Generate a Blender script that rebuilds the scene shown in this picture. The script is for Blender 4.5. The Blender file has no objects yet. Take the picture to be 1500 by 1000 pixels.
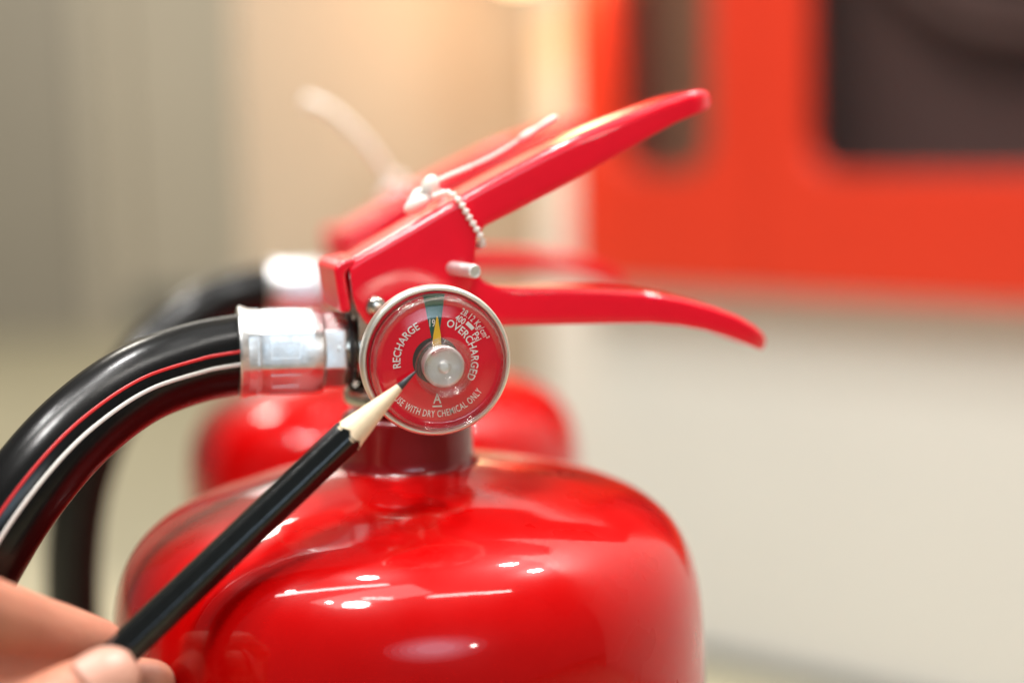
import bpy, bmesh, math, random
from mathutils import Vector, Matrix
random.seed(4)
PI = math.pi; R = math.radians
S = bpy.context.scene; C = S.collection

# ---------------------------------------------------------------- camera
cd = bpy.data.cameras.new('camera'); cam = bpy.data.objects.new('camera', cd); C.objects.link(cam)
cam.location = (.0300, -.4368, .5412)
cam.rotation_euler = (Matrix.Rotation(R(90 - 7.5), 4, 'X') @ Matrix.Rotation(R(-1.2), 4, 'Z')).to_euler()
cd.lens = 55; cd.sensor_width = 36; cd.clip_start = .01; cd.clip_end = 60
cd.dof.use_dof = True; cd.dof.focus_distance = .403; cd.dof.aperture_fstop = 2.9; cd.dof.aperture_blades = 0
S.camera = cam
# ---------------------------------------------------------------- world, lamps, exposure
w = bpy.data.worlds.new('World'); S.world = w; w.use_nodes = True
w.node_tree.nodes['Background'].inputs[0].default_value = (1.0, .97, .92, 1)
w.node_tree.nodes['Background'].inputs[1].default_value = .15
def area(name, loc, target, size, power, col, shape='RECTANGLE', size_y=None, spread=180):
    l = bpy.data.lights.new(name, 'AREA'); l.energy = power; l.color = col; l.shape = shape
    l.size = size; l.size_y = size_y or size; l.spread = R(spread)
    o = bpy.data.objects.new(name, l); C.objects.link(o); o.location = loc
    o.rotation_euler = (Vector(target) - Vector(loc)).to_track_quat('-Z', 'Y').to_euler()
    return o
area('ceiling_lamp', (-.55, -.80, 2.4), (-.2, 0, .4), .30, 24, (1, .98, .95), shape='DISK')
pn = area('haze_panel', (-.42, -.50, 2.42), (-.42, -.50, 0), 1.15, 9, (1, .97, .93), size_y=.5); pn.rotation_euler.z = R(28)  # added panel, spreads a pale haze around the ceiling lamp's highlight
tb = area('ceiling_tube', (-.80, -.08, 2.4), (-.80, -.08, 0), 1.2, 11, (1, .98, .95), size_y=.08); tb.rotation_euler.z = R(8)  # added to draw a bright streak along the lever bend
area('ceiling_tube', (.62, -.50, 2.4), (.5, .1, .4), .9, 9, (1, .96, .9), size_y=.1)
for k, (f_, p_) in enumerate(((1.25, 1.7), (1.05, 1.6), (.85, 1.4), (.65, 1.1), (.45, .7))):        # bright middle, fading outwards to give its reflection a soft edge
    area('window', (.42, -1.9 + .004 * k, 1.12), (.1, .004 * k, .55), 1.1 * f_, p_, (.66, .83, 1), shape='ELLIPSE', size_y=.62 * f_)
area('lever_sheen_light', (-1.05, 4.25, 1.75), (-.2, 0, .7), .55, 4, (1, .97, .92), size_y=.6)  # invented light above the frame, gives the lever top a pale highlight
area('glint_light', (.75, -1.5, .98), (.1, 0, .4), .07, 1.0, (1, .97, .92), shape='DISK')  # small added lights, scatter glints around the cylinder highlights
area('glint_light', (-.82, -.62, 2.4), (-.2, 0, .4), .07, 3, (1, .97, .92), shape='DISK')
area('glint_light', (-.30, -.55, 2.4), (-.2, 0, .4), .30, 2.5, (1, .97, .92), shape='RECTANGLE', size_y=.05)
for x, y, p in ((-1.30, .20, 8), (-1.12, -.05, 8), (1.0, .40, 34), (.62, .66, 22), (-.35, .35, 18)):
    area('downlight', (x, y, 2.4), (x, y, 0), .12, p, (1, .985, .96), shape='DISK')
area('far_wall_fill', (-1.3, 2.6, 2.5), (-1.3, 3.4, 0), .5, 48, (1, .93, .82), shape='DISK')  # unseen fill light added to brighten the far wall
S.view_settings.view_transform = 'Standard'; S.view_settings.look = 'None'
S.view_settings.exposure = 0.0; S.view_settings.gamma = 1; S.view_settings.use_curve_mapping = False
S.cycles.max_bounces = 14; S.cycles.transparent_max_bounces = 24
S.cycles.sample_clamp_indirect = 6; S.cycles.use_denoising = True

# ---------------------------------------------------------------- materials
def mat(name, col, rough=.5, metal=0, coat_ior=1.5, coat=0, coat_rough=.05, spec=.5, noise=0, noise_scale=200, bump=0, bump_scale=300,
        sss=0, sss_r=(1, .3, .15), detail=3, rough_var=0, bump_dist=.0004):
    m = bpy.data.materials.new(name); m.use_nodes = True; nt = m.node_tree; b = nt.nodes['Principled BSDF']; I = b.inputs
    I['Base Color'].default_value = (*col, 1); I['Roughness'].default_value = rough; I['Metallic'].default_value = metal
    I['Coat Weight'].default_value = coat; I['Coat IOR'].default_value = coat_ior; I['Coat Roughness'].default_value = coat_rough; I['Specular IOR Level'].default_value = spec
    if sss:
        I['Subsurface Weight'].default_value = sss; I['Subsurface Radius'].default_value = sss_r; I['Subsurface Scale'].default_value = .006
    tc = nt.nodes.new('ShaderNodeTexCoord')
    if noise or rough_var:
        n = nt.nodes.new('ShaderNodeTexNoise'); n.inputs['Scale'].default_value = noise_scale; n.inputs['Detail'].default_value = detail
        nt.links.new(tc.outputs['Object'], n.inputs['Vector'])
        if noise:
            mx = nt.nodes.new('ShaderNodeMix'); mx.data_type = 'RGBA'
            mx.inputs['A'].default_value = (*[c * (1 - noise) for c in col], 1)
            mx.inputs['B'].default_value = (*[min(1, c * (1 + noise)) for c in col], 1)
            nt.links.new(n.outputs['Fac'], mx.inputs['Factor']); nt.links.new(mx.outputs['Result'], I['Base Color'])
        if rough_var:
            mr = nt.nodes.new('ShaderNodeMapRange'); mr.inputs['To Min'].default_value = max(.02, rough - rough_var)
            mr.inputs['To Max'].default_value = rough + rough_var; mr.inputs['From Min'].default_value = .3; mr.inputs['From Max'].default_value = .7
            nt.links.new(n.outputs['Fac'], mr.inputs['Value']); nt.links.new(mr.outputs['Result'], I['Roughness'])
            if coat:
                mc_ = nt.nodes.new('ShaderNodeMapRange'); mc_.inputs['To Min'].default_value = coat_rough * .6; mc_.inputs['To Max'].default_value = coat_rough * 3.2
                mc_.inputs['From Min'].default_value = .42; mc_.inputs['From Max'].default_value = .8
                nt.links.new(n.outputs['Fac'], mc_.inputs['Value']); nt.links.new(mc_.outputs['Result'], I['Coat Roughness'])
    if bump:
        n2 = nt.nodes.new('ShaderNodeTexNoise'); n2.inputs['Scale'].default_value = bump_scale; n2.inputs['Detail'].default_value = 4
        nt.links.new(tc.outputs['Object'], n2.inputs['Vector'])
        bp = nt.nodes.new('ShaderNodeBump'); bp.inputs['Strength'].default_value = bump; bp.inputs['Distance'].default_value = bump_dist
        nt.links.new(n2.outputs['Fac'], bp.inputs['Height']); nt.links.new(bp.outputs['Normal'], I['Normal'])
        if coat: nt.links.new(bp.outputs['Normal'], I['Coat Normal'])
    return m
M = {}
M['red'] = mat('red_enamel', (.43, .0004, .0006), .3, coat_ior=1.37, coat=1, coat_rough=.03, spec=.08, rough_var=.08, bump=.12, bump_scale=32, bump_dist=.0009, noise=.06, noise_scale=60)
M['maroon'] = mat('shaded_collar_red', (.20, .002, .004), .35, coat=.7, coat_rough=.06, spec=.2)  # collar's darker red holds the shade under the gauge
M['crimson'] = mat('crimson_powder_coat', (.86, .0015, .020), .4, coat_ior=1.5, coat=1, coat_rough=.035, spec=.1, bump=.02, bump_scale=300, noise=.05, noise_scale=120)
M['nickel'] = mat('nickel_plating', (.66, .62, .54), .22, metal=1, bump=.15, bump_scale=500, rough_var=.08, noise_scale=300, noise=.08)
M['bezel'] = mat('bezel_nickel', (.8, .76, .67), .42, metal=1, rough_var=.08, noise_scale=400, noise=.06)
M['alu'] = mat('cast_aluminium', (.78, .78, .77), .38, metal=1, bump=.10, bump_scale=500, rough_var=.1, noise_scale=500, noise=.1)
M['steel'] = mat('bright_steel', (.82, .81, .79), .42, metal=.8, rough_var=.08, noise_scale=500, noise=.08)
M['rubber'] = mat('black_rubber', (.004, .004, .004), .24, spec=.35, bump=.1, bump_scale=250, noise=.2, noise_scale=150)
M['stripe_red'] = mat('red_stripe', (.5, .01, .01), .4)
M['stripe_white'] = mat('white_stripe', (.8, .79, .74), .4)
M['oring'] = mat('o_ring_rubber', (.01, .01, .01), .5)
M['dial_red'] = mat('dial_red_print', (.78, .003, .022), .4, spec=.1, noise=.05, noise_scale=300)
M['dial_green'] = mat('dial_green_print', (.012, .10, .07), .4)
M['print'] = mat('white_print', (.86, .82, .8), .5)
M['needle'] = mat('yellow_needle', (.85, .5, .01), .4)
M['hub'] = mat('hub_foil', (.9, .9, .89), .42, metal=.7, bump=.5, bump_scale=350, noise=.12, noise_scale=300)
M['dark'] = mat('recess_shade', (.03, .018, .012), .5)
M['plastic_white'] = mat('white_nylon', (.8, .74, .66), .4, sss=.4, sss_r=(1, .9, .7))
M['pencil'] = mat('black_lacquer', (.004, .005, .005), .2, spec=.45, noise=.2, noise_scale=300, bump=.2, bump_scale=300)
M['wood'] = mat('cedar_wood', (.80, .63, .43), .6, noise=.12, noise_scale=180, bump=.2, bump_scale=600)
M['graphite'] = mat('graphite', (.05, .05, .055), .35, metal=.4, noise=.2, noise_scale=800)
M['skin'] = mat('skin', (.46, .19, .12), .5, sss=.25, noise=.3, noise_scale=55, bump=.5, bump_scale=450, spec=.35)
M['nail'] = mat('fingernail', (.5, .25, .18), .42)
M['cabinet'] = mat('orange_red_enamel', (.64, .032, .008), .4, coat=.4, coat_rough=.15, noise=.05, noise_scale=8)
M['cab_dark'] = mat('cabinet_interior', (.08, .036, .03), .7, noise=.3, noise_scale=6)
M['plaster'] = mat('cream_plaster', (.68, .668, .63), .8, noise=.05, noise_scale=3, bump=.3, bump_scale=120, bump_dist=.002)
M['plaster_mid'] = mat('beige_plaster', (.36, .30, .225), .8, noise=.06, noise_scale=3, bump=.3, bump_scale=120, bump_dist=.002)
M['plaster_far'] = mat('grey_beige_plaster', (.5, .45, .36), .8, noise=.08, noise_scale=1.5, bump=.3, bump_scale=120, bump_dist=.002)
M['door'] = mat('grey_door_paint', (.33, .30, .245), .5, noise=.06, noise_scale=4)
M['skirting'] = mat('dark_skirting', (.12, .13, .12), .5, noise=.1, noise_scale=10)
M['floor'] = mat('olive_beige_vinyl', (.44, .40, .27), .45, noise=.08, noise_scale=5, rough_var=.1, bump=.1, bump_scale=60)
M['flare_panel'] = mat('flare_brown', (.26, .13, .07), .6, noise=.15, noise_scale=8)
M['brass'] = mat('lamp_brass', (.6, .42, .18), .3, metal=1)
M['brown'] = mat('brown_plastic', (.16, .09, .05), .5)
def clear():
    m = bpy.data.materials.new('clear_acrylic'); m.use_nodes = True; nt = m.node_tree; nt.nodes.clear()
    o = nt.nodes.new('ShaderNodeOutputMaterial'); mx = nt.nodes.new('ShaderNodeMixShader')
    t = nt.nodes.new('ShaderNodeBsdfTransparent'); t.inputs[0].default_value = (.98, .975, .97, 1)
    g = nt.nodes.new('ShaderNodeBsdfGlossy'); g.inputs['Roughness'].default_value = .06
    lw = nt.nodes.new('ShaderNodeLayerWeight'); pw = nt.nodes.new('ShaderNodeMath'); pw.operation = 'POWER'; pw.inputs[1].default_value = 5
    f = nt.nodes.new('ShaderNodeMath'); f.operation = 'MULTIPLY_ADD'; f.inputs[1].default_value = .85; f.inputs[2].default_value = .05
    nt.links.new(lw.outputs['Facing'], pw.inputs[0]); nt.links.new(pw.outputs[0], f.inputs[0])
    L = nt.links.new; L(f.outputs[0], mx.inputs[0]); L(t.outputs[0], mx.inputs[1]); L(g.outputs[0], mx.inputs[2]); L(mx.outputs[0], o.inputs[0])
    return m
M['clear'] = clear()
def glass():
    m = clear(); m.name = 'cabinet_glass'
    return m
M['glass'] = glass()
def emit(name, col, s):
    m = bpy.data.materials.new(name); m.use_nodes = True; b = m.node_tree.nodes['Principled BSDF'].inputs
    b['Base Color'].default_value = (*col, 1); b['Emission Color'].default_value = (*col, 1); b['Emission Strength'].default_value = s
    return m
M['bulb'] = emit('lit_lamp_glass', (1, .7, .4), 5)

# ---------------------------------------------------------------- helpers
def link(name, me, m=None, parent=None, smooth=True, bevel=0, angle=35):
    if m is not None: me.materials.append(M[m])
    o = bpy.data.objects.new(name, me); C.objects.link(o)
    if parent: o.parent = parent
    if smooth:
        for p in me.polygons: p.use_smooth = True
        me.set_sharp_from_angle(angle=R(angle))
    if bevel:
        b = o.modifiers.new('bevel', 'BEVEL'); b.width = bevel; b.segments = 3; b.limit_method = 'ANGLE'; b.angle_limit = R(30)
        b.harden_normals = True
    return o
def obj(name, bm, m=None, parent=None, **k):
    bmesh.ops.recalc_face_normals(bm, faces=bm.faces[:])
    me = bpy.data.meshes.new(name); bm.to_mesh(me); bm.free()
    return link(name, me, m, parent, **k)
def tag(o, label=None, cat=None, group=None, kind=None):
    if label: o['label'] = label
    if cat: o['category'] = cat
    if group: o['group'] = group
    if kind: o['kind'] = kind
    return o
def lathe(bm, prof, n=64, mtx=None, close=True):
    """prof: (r, z) pairs; revolve about z"""
    rings = []
    for r, z in prof:
        if r < 1e-7: rings.append([bm.verts.new((0, 0, z))])
        else: rings.append([bm.verts.new((r * math.cos(2 * PI * i / n), r * math.sin(2 * PI * i / n), z)) for i in range(n)])
    for a, b in zip(rings, rings[1:]):
        for i in range(n):
            j = (i + 1) % n
            if len(a) == 1 and len(b) == 1: continue
            if len(a) == 1: bm.faces.new((a[0], b[i], b[j]))
            elif len(b) == 1: bm.faces.new((a[i], b[0], a[j]))
            else: bm.faces.new((a[i], b[i], b[j], a[j]))
    vs = [v for r in rings for v in r]
    if mtx is not None: bmesh.ops.transform(bm, matrix=mtx, verts=vs)
    return vs
def rounded(prof, rad=.0005, n=3):
    """round the corners of an open (r, z) profile"""
    out = [prof[0]]
    for a, b, c in zip(prof, prof[1:], prof[2:]):
        A, B, D = Vector(a), Vector(b), Vector(c)
        u, v = (A - B), (D - B)
        k = min(rad, u.length * .45, v.length * .45)
        p, q = B + u.normalized() * k, B + v.normalized() * k
        for i in range(n + 1):
            t = i / n; out.append(tuple((1 - t) ** 2 * p + 2 * t * (1 - t) * B + t * t * q))
    out.append(prof[-1]); return out
def box(bm, lo, hi, mtx=None):
    vs = bmesh.ops.create_cube(bm, size=1)['verts']
    lo, hi = Vector(lo), Vector(hi)
    for v in vs: v.co = Vector((lo[i] + (v.co[i] + .5) * (hi[i] - lo[i]) for i in range(3)))
    if mtx is not None: bmesh.ops.transform(bm, matrix=mtx, verts=vs)
    return vs
def catmull(pts, n=10):
    P = [Vector(p) for p in pts]; P = [2 * P[0] - P[1]] + P + [2 * P[-1] - P[-2]]
    out = []
    for i in range(1, len(P) - 2):
        for k in range(n):
            t = k / n; a, b, c, d = P[i - 1:i + 3]
            out.append(.5 * ((2 * b) + (c - a) * t + (2 * a - 5 * b + 4 * c - d) * t * t + (3 * b - a - 3 * c + d) * t ** 3))
    out.append(P[-2]); return out
def frames(path, ref):
    fr = []
    for i, p in enumerate(path):
        T = (path[min(i + 1, len(path) - 1)] - path[max(i - 1, 0)]).normalized()
        N = (ref - T * ref.dot(T)).normalized(); B = T.cross(N); fr.append((p, T, N, B))
    return fr
def tube(bm, path, rad, n=24, ref=Vector((0, -1, 0)), caps=True):
    rings = []
    for i, (p, T, N, B) in enumerate(frames(path, ref)):
        r = rad[i] if hasattr(rad, '__len__') else rad
        rings.append([bm.verts.new(p + r * (math.cos(2 * PI * k / n) * N + math.sin(2 * PI * k / n) * B)) for k in range(n)])
    for a, b in zip(rings, rings[1:]):
        for k in range(n): bm.faces.new((a[k], a[(k + 1) % n], b[(k + 1) % n], b[k]))
    if caps: bm.faces.new(rings[0]); bm.faces.new(rings[-1][::-1])
def beads(path, r, amp, pitch=.0019):
    out, t = [], 0
    for i in range(len(path)):
        if i: t += (path[i] - path[i - 1]).length
        out.append(r + amp * math.cos(2 * PI * t / pitch))
    return out
def MM(*a): return Vector(a) / 1000
AXY = Matrix.Rotation(R(90), 4, 'X')            # z axis -> -y axis
AXX = Matrix.Rotation(R(-90), 4, 'Y')           # z axis -> -x axis

# ---------------------------------------------------------------- the setting
FZ = -.045      # floor level
def struct(o): return tag(o, kind='structure')
bm = bmesh.new(); box(bm, (-6, -3, FZ - .05), (6, 8, FZ)); struct(obj('floor', bm, 'floor', smooth=False))
# far wall, 4.8 m from the camera
bm = bmesh.new(); box(bm, (-4.5, 4.38, FZ), (3, 4.5, 3)); wb = struct(obj('wall_back', bm, 'plaster_far', smooth=False))
bm = bmesh.new(); box(bm, (-4.5, 4.355, FZ), (3, 4.379, FZ + .12)); obj('skirting_board', bm, 'skirting', wb, bevel=.004)
bm = bmesh.new(); box(bm, (-2.3, 4.34, FZ), (-1.26, 4.378, 2.1)); dr = obj('door', bm, 'door', bevel=.004)
tag(dr, 'grey flush door in the far wall at the left edge of the picture', 'door')
bm = bmesh.new(); box(bm, (-1.25, 4.325, FZ), (-1.14, 4.377, 2.16)); obj('door_frame', bm, 'plaster_far', dr, bevel=.004)
# wall panel between the corridor and the cabinet wall
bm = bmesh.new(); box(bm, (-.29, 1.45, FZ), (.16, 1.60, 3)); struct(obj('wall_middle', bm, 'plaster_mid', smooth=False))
# right wall: oblique
u = Vector((.788, -.616, 0)).normalized(); nrm = Vector((-u.y * -1, u.x * -1, 0)); nrm = Vector((u.y, -u.x, 0))   # faces the camera
A0 = Vector((.1154, 1.2946, 0))
WM = Matrix(((u.x, -nrm.x, 0, A0.x), (u.y, -nrm.y, 0, A0.y), (0, 0, 1, 0), (0, 0, 0, 1)))   # x along, y into the wall, z up
bm = bmesh.new(); [box(bm, lo, hi, WM) for lo, hi in (((-.085, .03, FZ), (-.008, .2, 3)), ((-.008, .03, FZ), (.758, .2, .378)), ((-.008, .03, 1.2), (.758, .2, 3)), ((.758, .03, FZ), (3, .2, 3)))]; wr = struct(obj('wall_right', bm, 'plaster', smooth=False))
bm = bmesh.new(); box(bm, (-.087, .018, FZ), (3, .029, FZ + .016), WM); obj('skirting_board', bm, 'skirting', wr, bevel=.002)

def rounded_rect(x0, x1, z0, z1, r, n=8):
    pts = []
    for cx, cz, a in ((x1 - r, z1 - r, 0), (x0 + r, z1 - r, 90), (x0 + r, z0 + r, 180), (x1 - r, z0 + r, 270)):
        for k in range(n + 1):
            t = R(a + 90 * k / n); pts.append((cx + r * math.cos(t), cz + r * math.sin(t)))
    return pts
def frame_plate(bm, outer, inner, y0, y1, M4):
    """plate with a hole; both outlines have the same count of points"""
    def ring(pts, y): return [bm.verts.new(M4 @ Vector((x, y, z))) for x, z in pts]
    a, b, c, d = ring(outer, y0), ring(inner, y0), ring(outer, y1), ring(inner, y1); n = len(outer)
    for i in range(n):
        j = (i + 1) % n
        for p, q in ((a, b), (d, c), (c, a), (b, d)): bm.faces.new((p[i], p[j], q[j], q[i]))
cab = bpy.data.objects.new('hose_cabinet', None); C.objects.link(cab)
tag(cab, 'orange red fire hose cabinet with two dark glazed doors on the cream wall', 'cabinet')
CZ0, CZ1 = .378, 1.2
bm = bmesh.new()
for lo, hi in (((-.008, .0, CZ0), (.01, .15, CZ1)), ((.74, .0, CZ0), (.758, .15, CZ1)), ((.01, .0, CZ0), (.74, .15, CZ0 + .018)), ((.01, .0, CZ1 - .018), (.74, .15, CZ1))):
    box(bm, lo, hi, WM)
obj('body', bm, 'cabinet', cab, bevel=.003)
bm = bmesh.new(); box(bm, (.01, .135, CZ0 + .018), (.74, .148, CZ1 - .018), WM); obj('back_panel', bm, 'cab_dark', cab, smooth=False)
for x0, x1, wx0, wx1 in ((-.004, .223, .054, .170), (.225, .758, .276, .69)):
    bm = bmesh.new()
    frame_plate(bm, rounded_rect(x0, x1, CZ0, CZ1, .006), rounded_rect(wx0, wx1, .498, 1.1, .036), -.022, -.002, WM)
    d = obj('door', bm, 'cabinet', cab, bevel=.002)
    bm = bmesh.new(); pts = [bm.verts.new(WM @ Vector((x, -.010, z))) for x, z in rounded_rect(wx0 - .004, wx1 + .004, .494, 1.104, .038)]
    bm.faces.new(pts); r = bmesh.ops.extrude_face_region(bm, geom=bm.faces[:]); bmesh.ops.translate(bm, vec=WM.to_3x3() @ Vector((0, .004, 0)), verts=[v for v in r['geom'] if isinstance(v, bmesh.types.BMVert)])
    obj('pane', bm, 'glass', d, smooth=False)
bm = bmesh.new(); box(bm, (.012, .10, CZ0 + .02), (.222, .112, CZ1 - .02), WM); obj('back_panel', bm, 'flare_panel', cab, smooth=False)  # added panel, its brown stands in for flare on the left window
# coiled hose inside the cabinet (dark shape behind the glass)
bm = bmesh.new()
for k in range(5):
    rr = .05 + .03 * k
    tube(bm, [WM @ Vector((.46 + rr * math.cos(a), .09, .8 + rr * math.sin(a))) for a in [2 * PI * i / 40 for i in range(41)]], .013, 10, ref=WM.to_3x3() @ Vector((0, 1, 0)))
tag(obj('hose_reel', bm, 'cab_dark'), 'dark coiled fire hose inside the orange red cabinet', 'hose reel')

# warm lamp added in place of the flare glow, left of the cabinet
lp = bpy.data.objects.new('flare_lamp', None); C.objects.link(lp)
tag(lp, 'added small warm lamp standing in for the flare glow at the top edge', 'lamp')
LP = Vector((.044, 1.275, .744))
bm = bmesh.new(); bmesh.ops.create_uvsphere(bm, u_segments=24, v_segments=16, radius=.040, matrix=Matrix.Translation(LP)); obj('globe', bm, 'bulb', lp)
bm = bmesh.new(); tube(bm, [LP + Vector((0, 0, .038)), LP + Vector((0, 0, .060)), LP + Vector((.01, .03, .07)), LP + Vector((.05, .13, .07))], .006, 12, ref=Vector((0, 0, 1)) + Vector((.3, .2, 0))); obj('bracket', bm, 'brass', lp)
pl = bpy.data.lights.new('flare_lamp_light', 'SPOT'); pl.spot_size = R(165); pl.spot_blend = .5; pl.energy = 5; pl.color = (1, .50, .19); pl.shadow_soft_size = .045
po = bpy.data.objects.new('flare_lamp_light', pl); C.objects.link(po); po.location = LP + Vector((-.03, -.06, 0)); po.rotation_euler = Vector((-.05, .32, -.06)).to_track_quat('-Z', 'Y').to_euler()

# ---------------------------------------------------------------- fire extinguisher (local frame: lever along +x, gauge facing -y, floor z = 0)
Z0 = .495
def V(x, y, z): return Vector((x / 1000, y / 1000, Z0 + z / 1000))
def channel(name, T, B, Wd, mname, parent, rb=2.6, thick=1.5, extra=None):
    """pressed sheet channel: T top line (x,z), B lower edge of the two sides (x,z), Wd half widths, all mm"""
    bm = bmesh.new(); rows = []; n = len(T)
    for i in range(n):
        t = Vector((T[i][0], 0, T[i][1])); b = Vector((B[i][0], 0, B[i][1])); d = b - t; Ld = d.length; d.normalize(); hw = Wd[i]
        r = min(rb, Ld * .4, hw * .6); sec = []
        for s in (-1, 1):
            side = [(s * hw, Ld), (s * hw, Ld * .66 + r * .3), (s * hw, Ld * .33 + r * .6)]
            for k in range(7):
                a = R(90 * k / 6); side.append((s * (hw - r + r * math.cos(a)), r - r * math.sin(a)))
            sec += side if s == -1 else ([(-hw * .33, 0), (hw * .33, 0)] + side[::-1])
        rows.append([bm.verts.new(V(*(t + d * dep + Vector((0, y, 0))))) for y, dep in sec])
    for a, b in zip(rows, rows[1:]):
        for k in range(len(a) - 1): bm.faces.new((a[k], a[k + 1], b[k + 1], b[k]))
    o = obj(name, bm, mname, parent, angle=50)
    s = o.modifiers.new('solid', 'SOLIDIFY'); s.thickness = thick / 1000; s.offset = -1; s.use_even_offset = False
    bv = o.modifiers.new('bevel', 'BEVEL'); bv.width = .0004; bv.segments = 2; bv.limit_method = 'ANGLE'; bv.angle_limit = R(50)
    return o

def text_mesh(s, size, kind, rad=0, ang=0, bottom=False, sx=.72, space=1.0, x=0, y=0, bold=.015):
    """flat printed word in the (u,v) dial plane, mm; bent round radius rad, centred at clock angle ang (degrees)"""
    cu = bpy.data.curves.new('t', 'FONT'); cu.body = s; cu.size = 1; cu.align_x = 'CENTER'; cu.space_character = space; cu.resolution_u = 3; cu.offset = bold
    to = bpy.data.objects.new('t', cu); C.objects.link(to); bpy.context.view_layer.update()
    me = bpy.data.meshes.new_from_object(to.evaluated_get(bpy.context.evaluated_depsgraph_get()))
    bpy.data.objects.remove(to); bpy.data.curves.remove(cu)
    bm = bmesh.new(); bm.from_mesh(me); bpy.data.meshes.remove(me)
    bmesh.ops.subdivide_edges(bm, edges=[e for e in bm.edges if e.calc_length() > .25], cuts=2)
    for v in bm.verts:
        px, py = v.co.x * size * sx, v.co.y * size
        if kind == 'arc':
            if bottom: rr = rad - py; a = R(180 + ang) - px / rad
            else: rr = rad + py; a = R(ang) + px / rad
            v.co = (rr * math.sin(a), rr * math.cos(a), 0)
        else: v.co = (px + x, py + y, 0)
    return bm
GY = -39.0; GZ = 33.5                                            # dial plane
DIAL = Matrix.Translation(Vector((0, GY / 1000, Z0 + GZ / 1000))) @ AXY @ Matrix.Scale(.00103, 4)   # (u, v, depth) mm -> local

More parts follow.
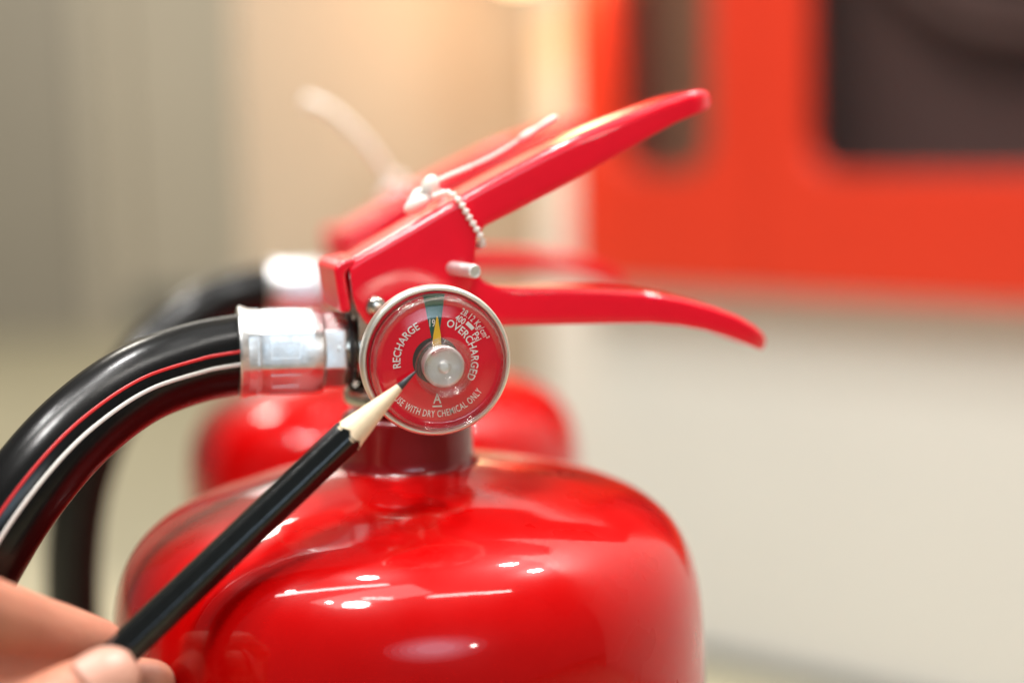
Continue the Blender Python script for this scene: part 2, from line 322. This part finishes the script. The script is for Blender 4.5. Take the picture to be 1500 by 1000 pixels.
HOSE = []
def stripe_bm(path, c0, hwid):
    bm = bmesh.new(); prev = None
    for p, T, N, B in frames(path, Vector((0, -1, 0))):
        row = []
        up = B if B.z > 0 or abs(B.z) < .2 and B.x < 0 else -B
        for a in (-hwid, -hwid * .5, 0, hwid * .5, hwid):
            rr = .0109 + (.00012 if abs(a) < hwid * .9 else -.00005); t = R(c0 + a)
            row.append(bm.verts.new(p + rr * (math.cos(t) * N + math.sin(t) * up)))
        if prev:
            for k in range(4): bm.faces.new((prev[k], prev[k + 1], row[k + 1], row[k]))
        prev = row
    bmesh.ops.recalc_face_normals(bm, faces=bm.faces[:])
    return bm
def make_extinguisher():
    root = bpy.data.objects.new('fire_extinguisher', None); C.objects.link(root)
    # cylinder
    prof = [(0, 4), (62, 4), (78.5, 8), (82.5, 20), (82.5, Z0 * 1000 - 58)]
    cz = Z0 * 1000
    for r_, z_ in ((82.3, -46), (81.4, -35.5), (79.2, -26.8), (75.2, -19.5), (69, -13.8), (61, -9.8), (52, -6.8), (44, -4.4), (35, -2.3), (27, -.8), (20, .4), (15, .8)): prof.append((r_, cz + z_))
    prof = [prof[0]] + rounded(prof[1:5], 4, 4)[:-1] + catmull_2d(prof[4:], 4)
    bm = bmesh.new(); lathe(bm, [(r / 1000, z / 1000) for r, z in prof], 128); bm.transform(Matrix.Translation((-.0013, 0, 0)) @ Matrix.Diagonal((1.016, 1.016, 1, 1))); obj('cylinder', bm, 'red', root, angle=60)
    # neck collar
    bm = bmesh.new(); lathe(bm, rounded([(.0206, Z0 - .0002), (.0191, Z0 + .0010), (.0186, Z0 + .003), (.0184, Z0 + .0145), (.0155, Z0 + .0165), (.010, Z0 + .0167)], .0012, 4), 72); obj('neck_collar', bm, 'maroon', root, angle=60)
    # valve body
    bm = bmesh.new()
    lathe(bm, rounded([(.0, Z0 + .0168), (.0198, Z0 + .0168), (.0198, Z0 + .0208), (.0150, Z0 + .0228), (.0138, Z0 + .025), (.0138, Z0 + .040), (.0105, Z0 + .046), (.006, Z0 + .048), (.004, Z0 + .056), (0, Z0 + .056)], .0012, 3), 48)
    lathe(bm, rounded([(0, .004), (.0098, .004), (.0094, .0165), (.0086, .0170), (.0092, .0225), (0, .0225)], .0006, 2), 40, Matrix.Translation((0, 0, Z0 + .0322)) @ AXX)
    lathe(bm, rounded([(0, .004), (.0075, .004), (.0075, .026), (.0095, .027), (.0095, .031), (0, .031)], .0006, 2), 40, Matrix.Translation((0, 0, Z0 + GZ / 1000)) @ AXY)
    box(bm, V(-16.5, -9.5, 36), V(8, 9.5, 49))
    obj('valve_body', bm, 'nickel', root, bevel=.0008)
    # hose fittings along -x
    OX = Matrix.Translation((0, 0, Z0 + .0320)) @ AXX
    bm = bmesh.new(); lathe(bm, rounded([(0, .0175), (.0105, .0175), (.0105, .0190), (0, .0190)], .0005, 3), 40, OX); obj('o_ring', bm, 'oring', root)
    bm = bmesh.new(); lathe(bm, [(0, .0191), (.0098, .0191), (.0105, .0200), (.0105, .0268), (.0098, .0275), (0, .0275)], 6, OX @ Matrix.Rotation(R(8), 4, 'Z')); obj('hose_nut', bm, 'alu', root, bevel=.0007)
    # crimped ferrule: eight pressed flats, with a flared lip and press lines
    bm = bmesh.new(); n = 96; rings = []
    for r_, x_, q in ((.0075, .0252, 0), (.0098, .0252, 0), (.0116, .0262, .1), (.0122, .0285, .6), (.01225, .031, 1), (.01225, .0415, 1), (.0120, .0428, 1), (.01225, .0440, .9), (.0123, .0462, .35), (.0129, .0480, 0), (.0127, .0486, 0), (.0112, .0482, 0)):
        rg = []
        for i in range(n):
            a = 2 * PI * i / n; seg = 2 * PI / 8; da = (a + .25) % seg - seg / 2
            k = (math.cos(seg / 2 * .93) / math.cos(da)); k = min(k, 1.0 - .002)
            rr = r_ * ((1 - q) + q * (.2 + .8 * k) * 1.02)
            rg.append(bm.verts.new(OX @ Vector((rr * math.cos(a), rr * math.sin(a), x_))))
        rings.append(rg)
    for a, b in zip(rings, rings[1:]):
        for i in range(n): bm.faces.new((a[i], a[(i + 1) % n], b[(i + 1) % n], b[i]))
    bm.faces.new(rings[0])
    fe = obj('ferrule', bm, 'alu', root, angle=14)
    # raised press marks left by the crimping jaws
    bm = bmesh.new()
    for i in range(8):
        a = -.25 + 2 * PI * (i + .5) / 8
        for (z0, z1, t0, t1) in ((.0325, .0405, -.0024, -.0019), (.0325, .0405, .0019, .0024), (.0325, .0330, -.0019, .0019), (.0400, .0405, -.0019, .0019), (.0435, .0438, -.004, .004)):
            box(bm, (.0115, t0, z0), (.01195, t1, z1), OX @ Matrix.Rotation(a, 4, 'Z'))
    obj('press_mark', bm, 'alu', fe, smooth=False)
    # hose
    pts = [(-43, 0, 31.8), (-48, -.4, 31.6), (-60.8, -4.2, 29.9), (-75.4, -12, 25.8), (-88.8, -20.5, 17.6), (-100.2, -28, 6.6), (-111, -33, -8.0), (-120.3, -34, -26), (-127.8, -32.1, -53), (-131, -27, -92), (-129, -18, -150), (-118, -8, -215), (-104, 0, -285), (-97, 2, -350), (-96, 2, -388)]
    path = catmull([V(*p) for p in pts], 10)
    bm = bmesh.new(); tube(bm, path, .0109, 40); hz = obj('hose', bm, 'rubber', root, angle=60)
    for nm, c0, hwid in (('stripe_red', 11, 2.6), ('stripe_white', -7, 3.2)): obj('stripe', stripe_bm(path, c0, hwid), nm, hz)
    HOSE.append(path)
    bm = bmesh.new(); lathe(bm, rounded([(0, 0), (.012, 0), (.0125, .012), (.0095, .03), (.0085, .046), (.0118, .046)], .001, 3), 32, Matrix.Translation(V(-96, 2, -432))); obj('nozzle', bm, 'oring', root)
    # squeeze lever
    T = [(-19.3, 57.2), (-18.2, 58.0), (-15, 59.9), (-9, 63.2), (0, 68.3), (8, 72.8), (13.6, 75.9), (14.4, 76.3), (15.4, 76.9), (18, 78.3), (26, 82.4), (36, 87.4), (46, 91.9), (56, 95.9), (65, 99.3), (72, 101.9), (77, 103.4), (81, 104.2), (83.6, 104.0), (85.2, 102.9)]
    B = [(-18.2, 47.5), (-17.2, 44.2), (-14.8, 40.6), (-9, 38.5), (0, 40), (7, 43), (12.4, 47), (14.6, 50.5), (15.9, 63.5), (18.2, 66.6), (27, 70.8), (37, 75.7), (47, 81.0), (57, 86.4), (66, 91.2), (73, 94.8), (77.6, 96.6), (81.4, 98.0), (84.0, 99.2), (85.6, 100.9)]
    Wd = [12.5] * 11 + [12.4, 12.2, 11.9, 11.6, 11.2, 10.6, 9.4, 7.4, 4.6]
    lv = channel('squeeze_lever', T, B, Wd, 'crimson', root)
    # folded end of the lever, beyond the relief slot
    bm = bmesh.new(); prof = [(-17.5, 58.5), (-21.2, 57.4), (-23.3, 55.6), (-21.6, 43.4), (-18.6, 43.9), (-20.0, 53.6), (-19.6, 54.8), (-17.5, 56.2)]
    f = [[bm.verts.new(V(x - (2.6 if y > 0 and x < -18 else 0), y, z)) for x, z in prof] for y in (-12.3, 12.3)]
    bm.faces.new(f[0]); bm.faces.new(f[1][::-1])
    for k in range(len(prof)): bm.faces.new((f[0][k], f[1][k], f[1][(k + 1) % len(prof)], f[0][(k + 1) % len(prof)]))
    obj('end_flange', bm, 'crimson', lv, bevel=.0009)
    # carry handle
    T = [(-10, 47), (0, 49.5), (6, 53), (11, 56), (15, 54.8), (18.5, 51.2), (22, 49.8), (28, 49.2), (42, 48.8), (56, 48.0), (66, 47.1), (76, 45.2), (85, 42.8), (93, 39.8), (98, 37.0), (101.2, 34.4), (102.7, 32.2), (103.0, 30.8)]
    B = [(-10, 40), (0, 39.6), (6, 39.4), (11, 39.2), (15, 39.1), (19, 39), (23, 38.9), (28, 38.9), (42, 38.8), (56, 38.7), (66, 38.5), (75, 37.6), (83, 36.0), (90.5, 33.6), (96, 31.4), (99.5, 30.0), (101.3, 29.4), (102.2, 29.4)]
    channel('carry_handle', T, B, [11.2] * 12 + [11.1, 10.8, 10.3, 9.3, 7.8, 5.5], 'crimson', root, rb=1.6)
    # rivet and safety pin
    bm = bmesh.new(); lathe(bm, [(.0018, -.006), (.0018, 0), (.0030, 0), (.0030, .0004), (.0027, .0013), (.0020, .0020), (.0011, .00235), (0, .00245)], 32, Matrix.Translation(V(-12.0, -12.5, 45.2)) @ AXY); obj('rivet', bm, 'nickel', root)
    bm = bmesh.new(); dirv = Vector((.42, -1, -.02)).normalized(); p0 = V(9.4, -12.5, 55.2)
    q = dirv.to_track_quat('Z', 'Y').to_matrix().to_4x4()
    lathe(bm, [(0, -.024), (.00195, -.024), (.00195, .0100), (.00185, .0106), (.0016, .0108), (.0015, .0105), (0, .0105)], 24, Matrix.Translation(p0) @ q); obj('safety_pin', bm, 'steel', root)
    # tamper seal: twisted nylon strap looped round the lever, lock and loose tail
    loop = catmull([V(4, -3, 73.5), V(6.5, -8, 75.2), V(8.6, -11.5, 75.6), V(10.8, -13.4, 73.6), V(13.8, -13.7, 68.8), V(16.4, -13.9, 64.4), V(17.6, -12, 61.6), V(17, -6, 61), V(16, 4, 61.2), V(15, 11, 62.5), V(14.4, 13.4, 68), V(11, 13.3, 74.2), V(6, 8, 75), V(4, 0, 74)], 44)
    bm = bmesh.new()
    tube(bm, loop, beads(loop, .00072, .0003), 10)
    st = obj('seal_strap', bm, 'plastic_white', root, angle=80)
    bm = bmesh.new()
    bmesh.ops.create_uvsphere(bm, u_segments=20, v_segments=12, radius=1, matrix=Matrix.Translation(V(.6, -4.5, 72.4)) @ Matrix.Rotation(R(-30), 4, 'Y') @ Matrix.Diagonal((.0040, .0026, .0022, 1)))
    bmesh.ops.create_uvsphere(bm, u_segments=20, v_segments=12, radius=1, matrix=Matrix.Translation(V(4.6, -3.2, 77.0)) @ Matrix.Rotation(R(15), 4, 'Y') @ Matrix.Diagonal((.0025, .0024, .0036, 1)))
    tube(bm, catmull([V(-.5, -4.5, 73), V(1.5, -3, 75.3), V(4.5, -3.2, 76)], 6), .0015, 12)
    obj('seal_lock', bm, 'plastic_white', st, angle=80)
    bm = bmesh.new(); tp = catmull([V(5, -2.5, 77.5), V(9, -1, 79.6), V(17, 2, 82.6), V(25, 2.5, 86.4), V(32, 2.5, 90.6)], 44)
    tube(bm, tp[:92], beads(tp[:92], .00062, .0002), 10); tube(bm, tp[90:], .0005, 10)
    hd = [V(31, 2.5, 90), V(31.8, 2.5, 90.5), V(34.2, 2.5, 91.9), V(37, 2.5, 93.7), V(38, 2.5, 94.3), V(41.4, 2.5, 96.3), V(42.2, 2.5, 96.7)]
    tube(bm, hd, [.0005, .0011, .0012, .0006, .0009, .0009, .0004], 12); obj('seal_tail', bm, 'plastic_white', st, angle=80)

    # pressure gauge
    G = Matrix.Translation((0, GY / 1000, Z0 + GZ / 1000)) @ AXY @ Matrix.Scale(1.03, 4)
    bm = bmesh.new()
    lathe(bm, rounded([(0, -.0075), (.0135, -.0075), (.0165, -.0062), (.0180, -.0045), (.0190, -.0030), (.0190, .0004), (.0186, .0013), (.0179, .0014), (.0175, .0008), (.0174, -.0006), (0, -.0006)], .0004, 3), 96, G)
    g = obj('pressure_gauge', bm, 'bezel', root, angle=40)
    def disc(name, r, d, m, n=96, r0=0, a0=0, a1=360, parent=g):
        bm = bmesh.new(); k = max(3, int(n * (a1 - a0) / 360)); full = a1 - a0 >= 360
        ang = [R(a0 + (a1 - a0) * i / k) for i in range(k + (0 if full else 1))]
        outer = [bm.verts.new(DIAL @ Vector((r * math.sin(a), r * math.cos(a), d))) for a in ang]
        if r0:
            inner = [bm.verts.new(DIAL @ Vector((r0 * math.sin(a), r0 * math.cos(a), d))) for a in ang]
            for i in range(len(ang) - (0 if full else 1)):
                j = (i + 1) % len(ang); bm.faces.new((outer[i], outer[j], inner[j], inner[i]))
        else: bm.faces.new(outer)
        return obj(name, bm, m, parent, smooth=False)
    disc('dial', 17.35, 0, 'dial_red')
    disc('green_zone', 16.9, .06, 'dial_green', r0=5.8, a0=-11, a1=8)
    disc('dial_hole_shade', 5.9, .09, 'dark')  # flat disc, the shade around the hub put into its colour
    def txt(*a, **k):
        bm = text_mesh(*a, **k)
        bmesh.ops.transform(bm, matrix=DIAL @ Matrix.Translation((0, 0, .13)), verts=bm.verts[:]); obj('lettering', bm, 'print', g, smooth=False)
    txt('RECHARGE', 2.75, 'arc', rad=9.0, ang=-63, sx=.84)
    txt('OVERCHARGED', 2.75, 'arc', rad=9.0, ang=69, sx=.80, space=1.05)
    txt('28.12 Kg/cm²', 2.35, 'arc', rad=13.2, ang=48, sx=.66, space=1.12, bold=.006)
    txt('400', 2.3, 'arc', rad=11.2, ang=31.5, sx=.72); txt('Psi', 2.5, 'arc', rad=11.1, ang=61, sx=.78)
    txt('USE WITH DRY CHEMICAL ONLY', 2.45, 'arc', rad=14.3, ang=-3, bottom=True, sx=.66, space=1.1, bold=.006)
    txt('195', 2.6, 'flat', x=-.55, y=8.6, sx=.72)
    txt('A', 3.5, 'flat', x=.25, y=-10.8, sx=.85)
    bm = bmesh.new()
    for x0, x1, y0, y1 in ((-.95, 1.45, -11.75, -11.35),):
        bm.faces.new([bm.verts.new(DIAL @ Vector((x, y, .13))) for x, y in ((x0, y0), (x1, y0), (x1, y1), (x0, y1))])
    obj('underline', bm, 'print', g, smooth=False)
    bm = bmesh.new(); a0, a1, k = 40, 51, 6
    o_ = [DIAL @ Vector((12.7 * math.sin(R(a0 + (a1 - a0) * i / k)), 12.7 * math.cos(R(a0 + (a1 - a0) * i / k)), .13)) for i in range(k + 1)]
    i_ = [DIAL @ Vector((11.7 * math.sin(R(a0 + (a1 - a0) * i / k)), 11.7 * math.cos(R(a0 + (a1 - a0) * i / k)), .13)) for i in range(k + 1)]
    bm.faces.new([bm.verts.new(v) for v in o_ + i_[::-1]]); obj('printed_bar', bm, 'print', g, smooth=False)
    # needle
    bm = bmesh.new(); ns = [(-1.15, 3.5), (1.15, 3.5), (1.0, 6.4), (.12, 11.2), (-.12, 11.2), (-.9, 6.4)]; rot = Matrix.Rotation(R(-1.2), 4, 'Z')
    lo = [bm.verts.new(DIAL @ rot @ Vector((x, y, .75))) for x, y in ns]; hi = [bm.verts.new(DIAL @ rot @ Vector((x, y, 1.0))) for x, y in ns]
    bm.faces.new(hi); bm.faces.new(lo[::-1])
    for k in range(6): bm.faces.new((lo[k], lo[(k + 1) % 6], hi[(k + 1) % 6], hi[k]))
    obj('needle', bm, 'needle', g, smooth=False)
    # silver hub cup
    bm = bmesh.new(); lathe(bm, rounded([(.0050, .0010), (.0052, .0056), (.0046, .0062), (.0016, .0060), (.0012, .0066), (0, .0066)], .0004, 3), 64, G @ Matrix.Translation((.0010, -.0008, .0004))); obj('hub', bm, 'hub', g)
    # clear moulded lens
    bm = bmesh.new()
    lathe(bm, rounded([(.01735, .0003), (.0172, .0062), (.0167, .0074), (.0158, .0077), (.0155, .0062), (.0146, .0058), (.0115, .0064), (.0080, .0067), (.0040, .0068), (0, .0068)], .00025, 4), 96, G)
    lathe(bm, rounded([(.0073, .0069), (.0071, .0081), (.0067, .0083), (.0066, .0078), (.0063, .0078), (.0062, .0086), (.0059, .0087), (.0058, .0080), (.0055, .0080), (.0054, .0088), (0, .0088)], .00015, 3), 72, G @ Matrix.Translation((.0010, -.0008, 0)))
    ln = obj('lens', bm, 'clear', g, angle=60); sd = ln.modifiers.new('solid', 'SOLIDIFY'); sd.thickness = .0009; sd.offset = -1
    return root
def catmull_2d(p, n):
    return [(v.x, v.y) for v in catmull([(a, b, 0) for a, b in p], n)]

HM = Matrix.Translation((.0018, 0, Z0 + .0011)) @ Matrix.Rotation(R(2.2), 4, 'Y') @ Matrix.Translation((0, 0, -Z0))
ext = make_extinguisher()
for o in ext.children:
    if o.name not in ('cylinder', 'neck_collar'):
        o.data.transform(HM)
        for ch in o.children: ch.data.transform(HM)
ext.rotation_euler = (Matrix.Rotation(R(-1.0), 4, 'Y') @ Matrix.Rotation(R(12), 4, 'Z')).to_euler(); ext.location = (.0084, 0, FZ - .0006)
tag(ext, 'glossy red fire extinguisher in the foreground with clear gauge and striped black hose', 'fire extinguisher', 'fire extinguishers standing in a row')
def copy_tree(o, parent=None):
    c = o.copy(); C.objects.link(c); c.parent = parent
    for ch in list(o.children): copy_tree(ch, c)
    return c
ext2 = copy_tree(ext); ext2.location = (-.0166, .224, FZ - .0006); ext2.scale.z = .992
ext2['label'] = 'second red fire extinguisher, out of focus behind the foreground one'
# the loose tail of the second seal stands up instead of lying on the lever
for o in ext2.children:
    if o.name.startswith('hose.'):                       # its hose is screwed on with the stripes turned away
        for st_, (nm, c0, hw_) in zip(o.children, (('stripe_red', 164, 3.1), ('stripe_white', 147, 3.7))):
            bm = stripe_bm(HOSE[0], c0, hw_); bm.transform(HM); me = bpy.data.meshes.new('stripe'); bm.to_mesh(me); bm.free(); me.materials.append(M[nm]); st_.data = me
    if o.name.startswith('seal_strap'):
        for t in o.children:
            if t.name.startswith('seal_tail'):
                bm = bmesh.new(); pth = catmull([V(3, -3, 76), V(-3, -4, 86), V(-12, -5, 97), V(-24, -6, 107), V(-34, -7, 111)], 12)
                tube(bm, pth, [.0014 + .001 * i / len(pth) for i in range(len(pth))], 12)
                bmesh.ops.recalc_face_normals(bm, faces=bm.faces[:]); bm.transform(HM); me = bpy.data.meshes.new('seal_tail'); bm.to_mesh(me); bm.free(); me.materials.append(M['plastic_white']); t.data = me

# ---------------------------------------------------------------- pencil
tip = Vector((0.0058, -0.0476, 0.4830)); d = (Vector((-0.0621, -0.0750, 0.4234)) - tip).normalized()
pen = bpy.data.objects.new('pencil', None); C.objects.link(pen); pen.location = tip; pen.rotation_euler = d.to_track_quat('Z', 'Y').to_euler()
tag(pen, 'sharpened black pencil with its point against the gauge, held by a hand', 'pencil')
RP = .0041; LC = .0235; SH = .0060
bm = bmesh.new(); lathe(bm, [(.00012, 0), (.00025, .0003), (RP * SH / LC, SH), (RP * SH / LC * .8, SH + .0005), (0, SH + .0005)][0:5], 24); obj('lead', bm, 'graphite', pen)
bm = bmesh.new(); n = 48
def hexr(a): 
    seg = PI / 3; da = (a % seg) - seg / 2
    return min(RP * 1.035, RP * .965 / math.cos(da))
r0 = RP * SH / LC; rows = []
for k in range(15):
    t = k / 14; z = SH + t * (LC - SH); row = []
    for i in range(n):
        a = 2 * PI * i / n; h = hexr(a); zc = z * h / RP if k == 14 else z
        row.append(bm.verts.new((h / RP * RP * zc / LC * math.cos(a) if k == 14 else RP * z / LC * math.cos(a), h * zc / LC * math.sin(a) if k == 14 else RP * z / LC * math.sin(a), zc)))
    rows.append(row)
for a, b in zip(rows, rows[1:]):
    for i in range(n): bm.faces.new((a[i], a[(i + 1) % n], b[(i + 1) % n], b[i]))
obj('sharpened_cone', bm, 'wood', pen, angle=60)
bm = bmesh.new(); rows = []
for z in (None, .026, .06, .12, .1742, .175):
    row = []
    for i in range(n):
        a = 2 * PI * i / n; h = hexr(a) * (.97 if z == .175 else 1) + .00005
        zz = (LC * (1 + (hexr(a) / RP - 1) * .3) - .0002 + .00012 * math.sin(i * .8)) if z is None else z
        row.append(bm.verts.new((h * math.cos(a), h * math.sin(a), zz)))
    rows.append(row)
for a, b in zip(rows, rows[1:]):
    for i in range(n): bm.faces.new((a[i], a[(i + 1) % n], b[(i + 1) % n], b[i]))
bm.faces.new(rows[-1]); obj('barrel', bm, 'pencil', pen, angle=28)

# ---------------------------------------------------------------- hand
chains = dict(
    index=[(-0.1174, -0.1372, 0.4420, .012), (-0.0995, -0.1047, 0.4444, .0098), (-0.0854, -0.0827, 0.4299, .0085), (-0.0788, -0.0749, 0.4247, .0079), (-0.0727, -0.0680, 0.4201, .0070)],
    thumb=[(-0.1208, -0.1382, 0.3955, .014), (-0.1031, -0.1220, 0.4038, .0118), (-0.0852, -0.1031, 0.4104, .0098), (-0.0736, -0.0945, 0.4152, .0092), (-0.0663, -0.0883, 0.4178, .0079)],
    middle=[(-0.1213, -0.1335, 0.4311, .012), (-0.0936, -0.0877, 0.4204, .0093), (-0.0750, -0.0710, 0.4112, .0080), (-0.0605, -0.0672, 0.4095, .0068)],
    ring=[(-0.1250, -0.1283, 0.4174, .0115), (-0.1012, -0.0820, 0.4012, .009), (-0.0863, -0.0684, 0.3901, .008), (-0.0790, -0.0665, 0.3820, .007)],
    little=[(-0.1275, -0.1222, 0.4029, .0105), (-0.1086, -0.0820, 0.3861, .008), (-0.0944, -0.0720, 0.3777, .007), (-0.0885, -0.0710, 0.3701, .006)])
wr_ = (-0.1606, -0.1554, 0.4029, .021); arm = (-0.2362, -0.1843, 0.3735, .027); arm2 = (-0.3421, -0.2190, 0.3377, .034)
bm = bmesh.new()
def capsule(a, b, flat=1):
    a, b = (Vector(a[:3]), a[3]), (Vector(b[:3]), b[3])
    L = (b[0] - a[0]).length; k = max(2, int(L / .0015))
    for i in range(0, k + 1, 1):
        t = i / k; bmesh.ops.create_icosphere(bm, subdivisions=2, radius=a[1] * (1 - t) + b[1] * t, matrix=Matrix.Translation(a[0].lerp(b[0], t)))
for ch in chains.values():
    for a, b in zip(ch, ch[1:]): capsule(a, b)
    capsule(ch[0], wr_)
mc = [c[0] for c in (chains['index'], chains['middle'], chains['ring'], chains['little'])]
for a, b in zip(mc, mc[1:]): capsule(a, b)
capsule(chains['thumb'][0], chains['index'][0]); capsule(chains['thumb'][1], ((-.1177 - .1026) / 2, -.130, .420, .009))
capsule(wr_, arm); capsule(arm, arm2)
hand = obj('person', bm, 'skin')
rm = hand.modifiers.new('remesh', 'REMESH'); rm.mode = 'VOXEL'; rm.voxel_size = .0011; rm.use_smooth_shade = True
sm = hand.modifiers.new('smooth', 'SMOOTH'); sm.iterations = 10; sm.factor = .5
tag(hand, 'bare hand pinching the black pencil at the lower left', 'person')
# thumbnail: a thin curved plate on the camera side of the thumb tip
a_, b_ = Vector(chains['thumb'][-2][:3]), Vector(chains['thumb'][-1][:3]); ax = (b_ - a_).normalized()
outw = Vector((.25, -.86, .45)); outw = (outw - ax * outw.dot(ax)).normalized(); sd_ = ax.cross(outw)
bm = bmesh.new(); grid = []
for i in range(13):
    t = i / 12; row = []
    half = 52 * math.sqrt(max(.02, 1 - (abs(t - .42) / .62) ** 3))
    for k in range(11):
        al = R(half * (k / 5 - 1)); rr = .00865 - .0016 * max(0, t - .45) ** 2 * 3
        row.append(bm.verts.new(b_ + ax * (-.0062 + .0128 * t) + rr * (1 - .28 * max(0, t - .35) ** 2) * (math.cos(al) * outw + math.sin(al) * sd_)))
    grid.append(row)
for r1, r2 in zip(grid, grid[1:]):
    for k in range(10): bm.faces.new((r1[k], r1[k + 1], r2[k + 1], r2[k]))
nl = obj('thumbnail', bm, 'nail', hand, angle=80); so = nl.modifiers.new('solid', 'SOLIDIFY'); so.thickness = .0012; so.offset = 0
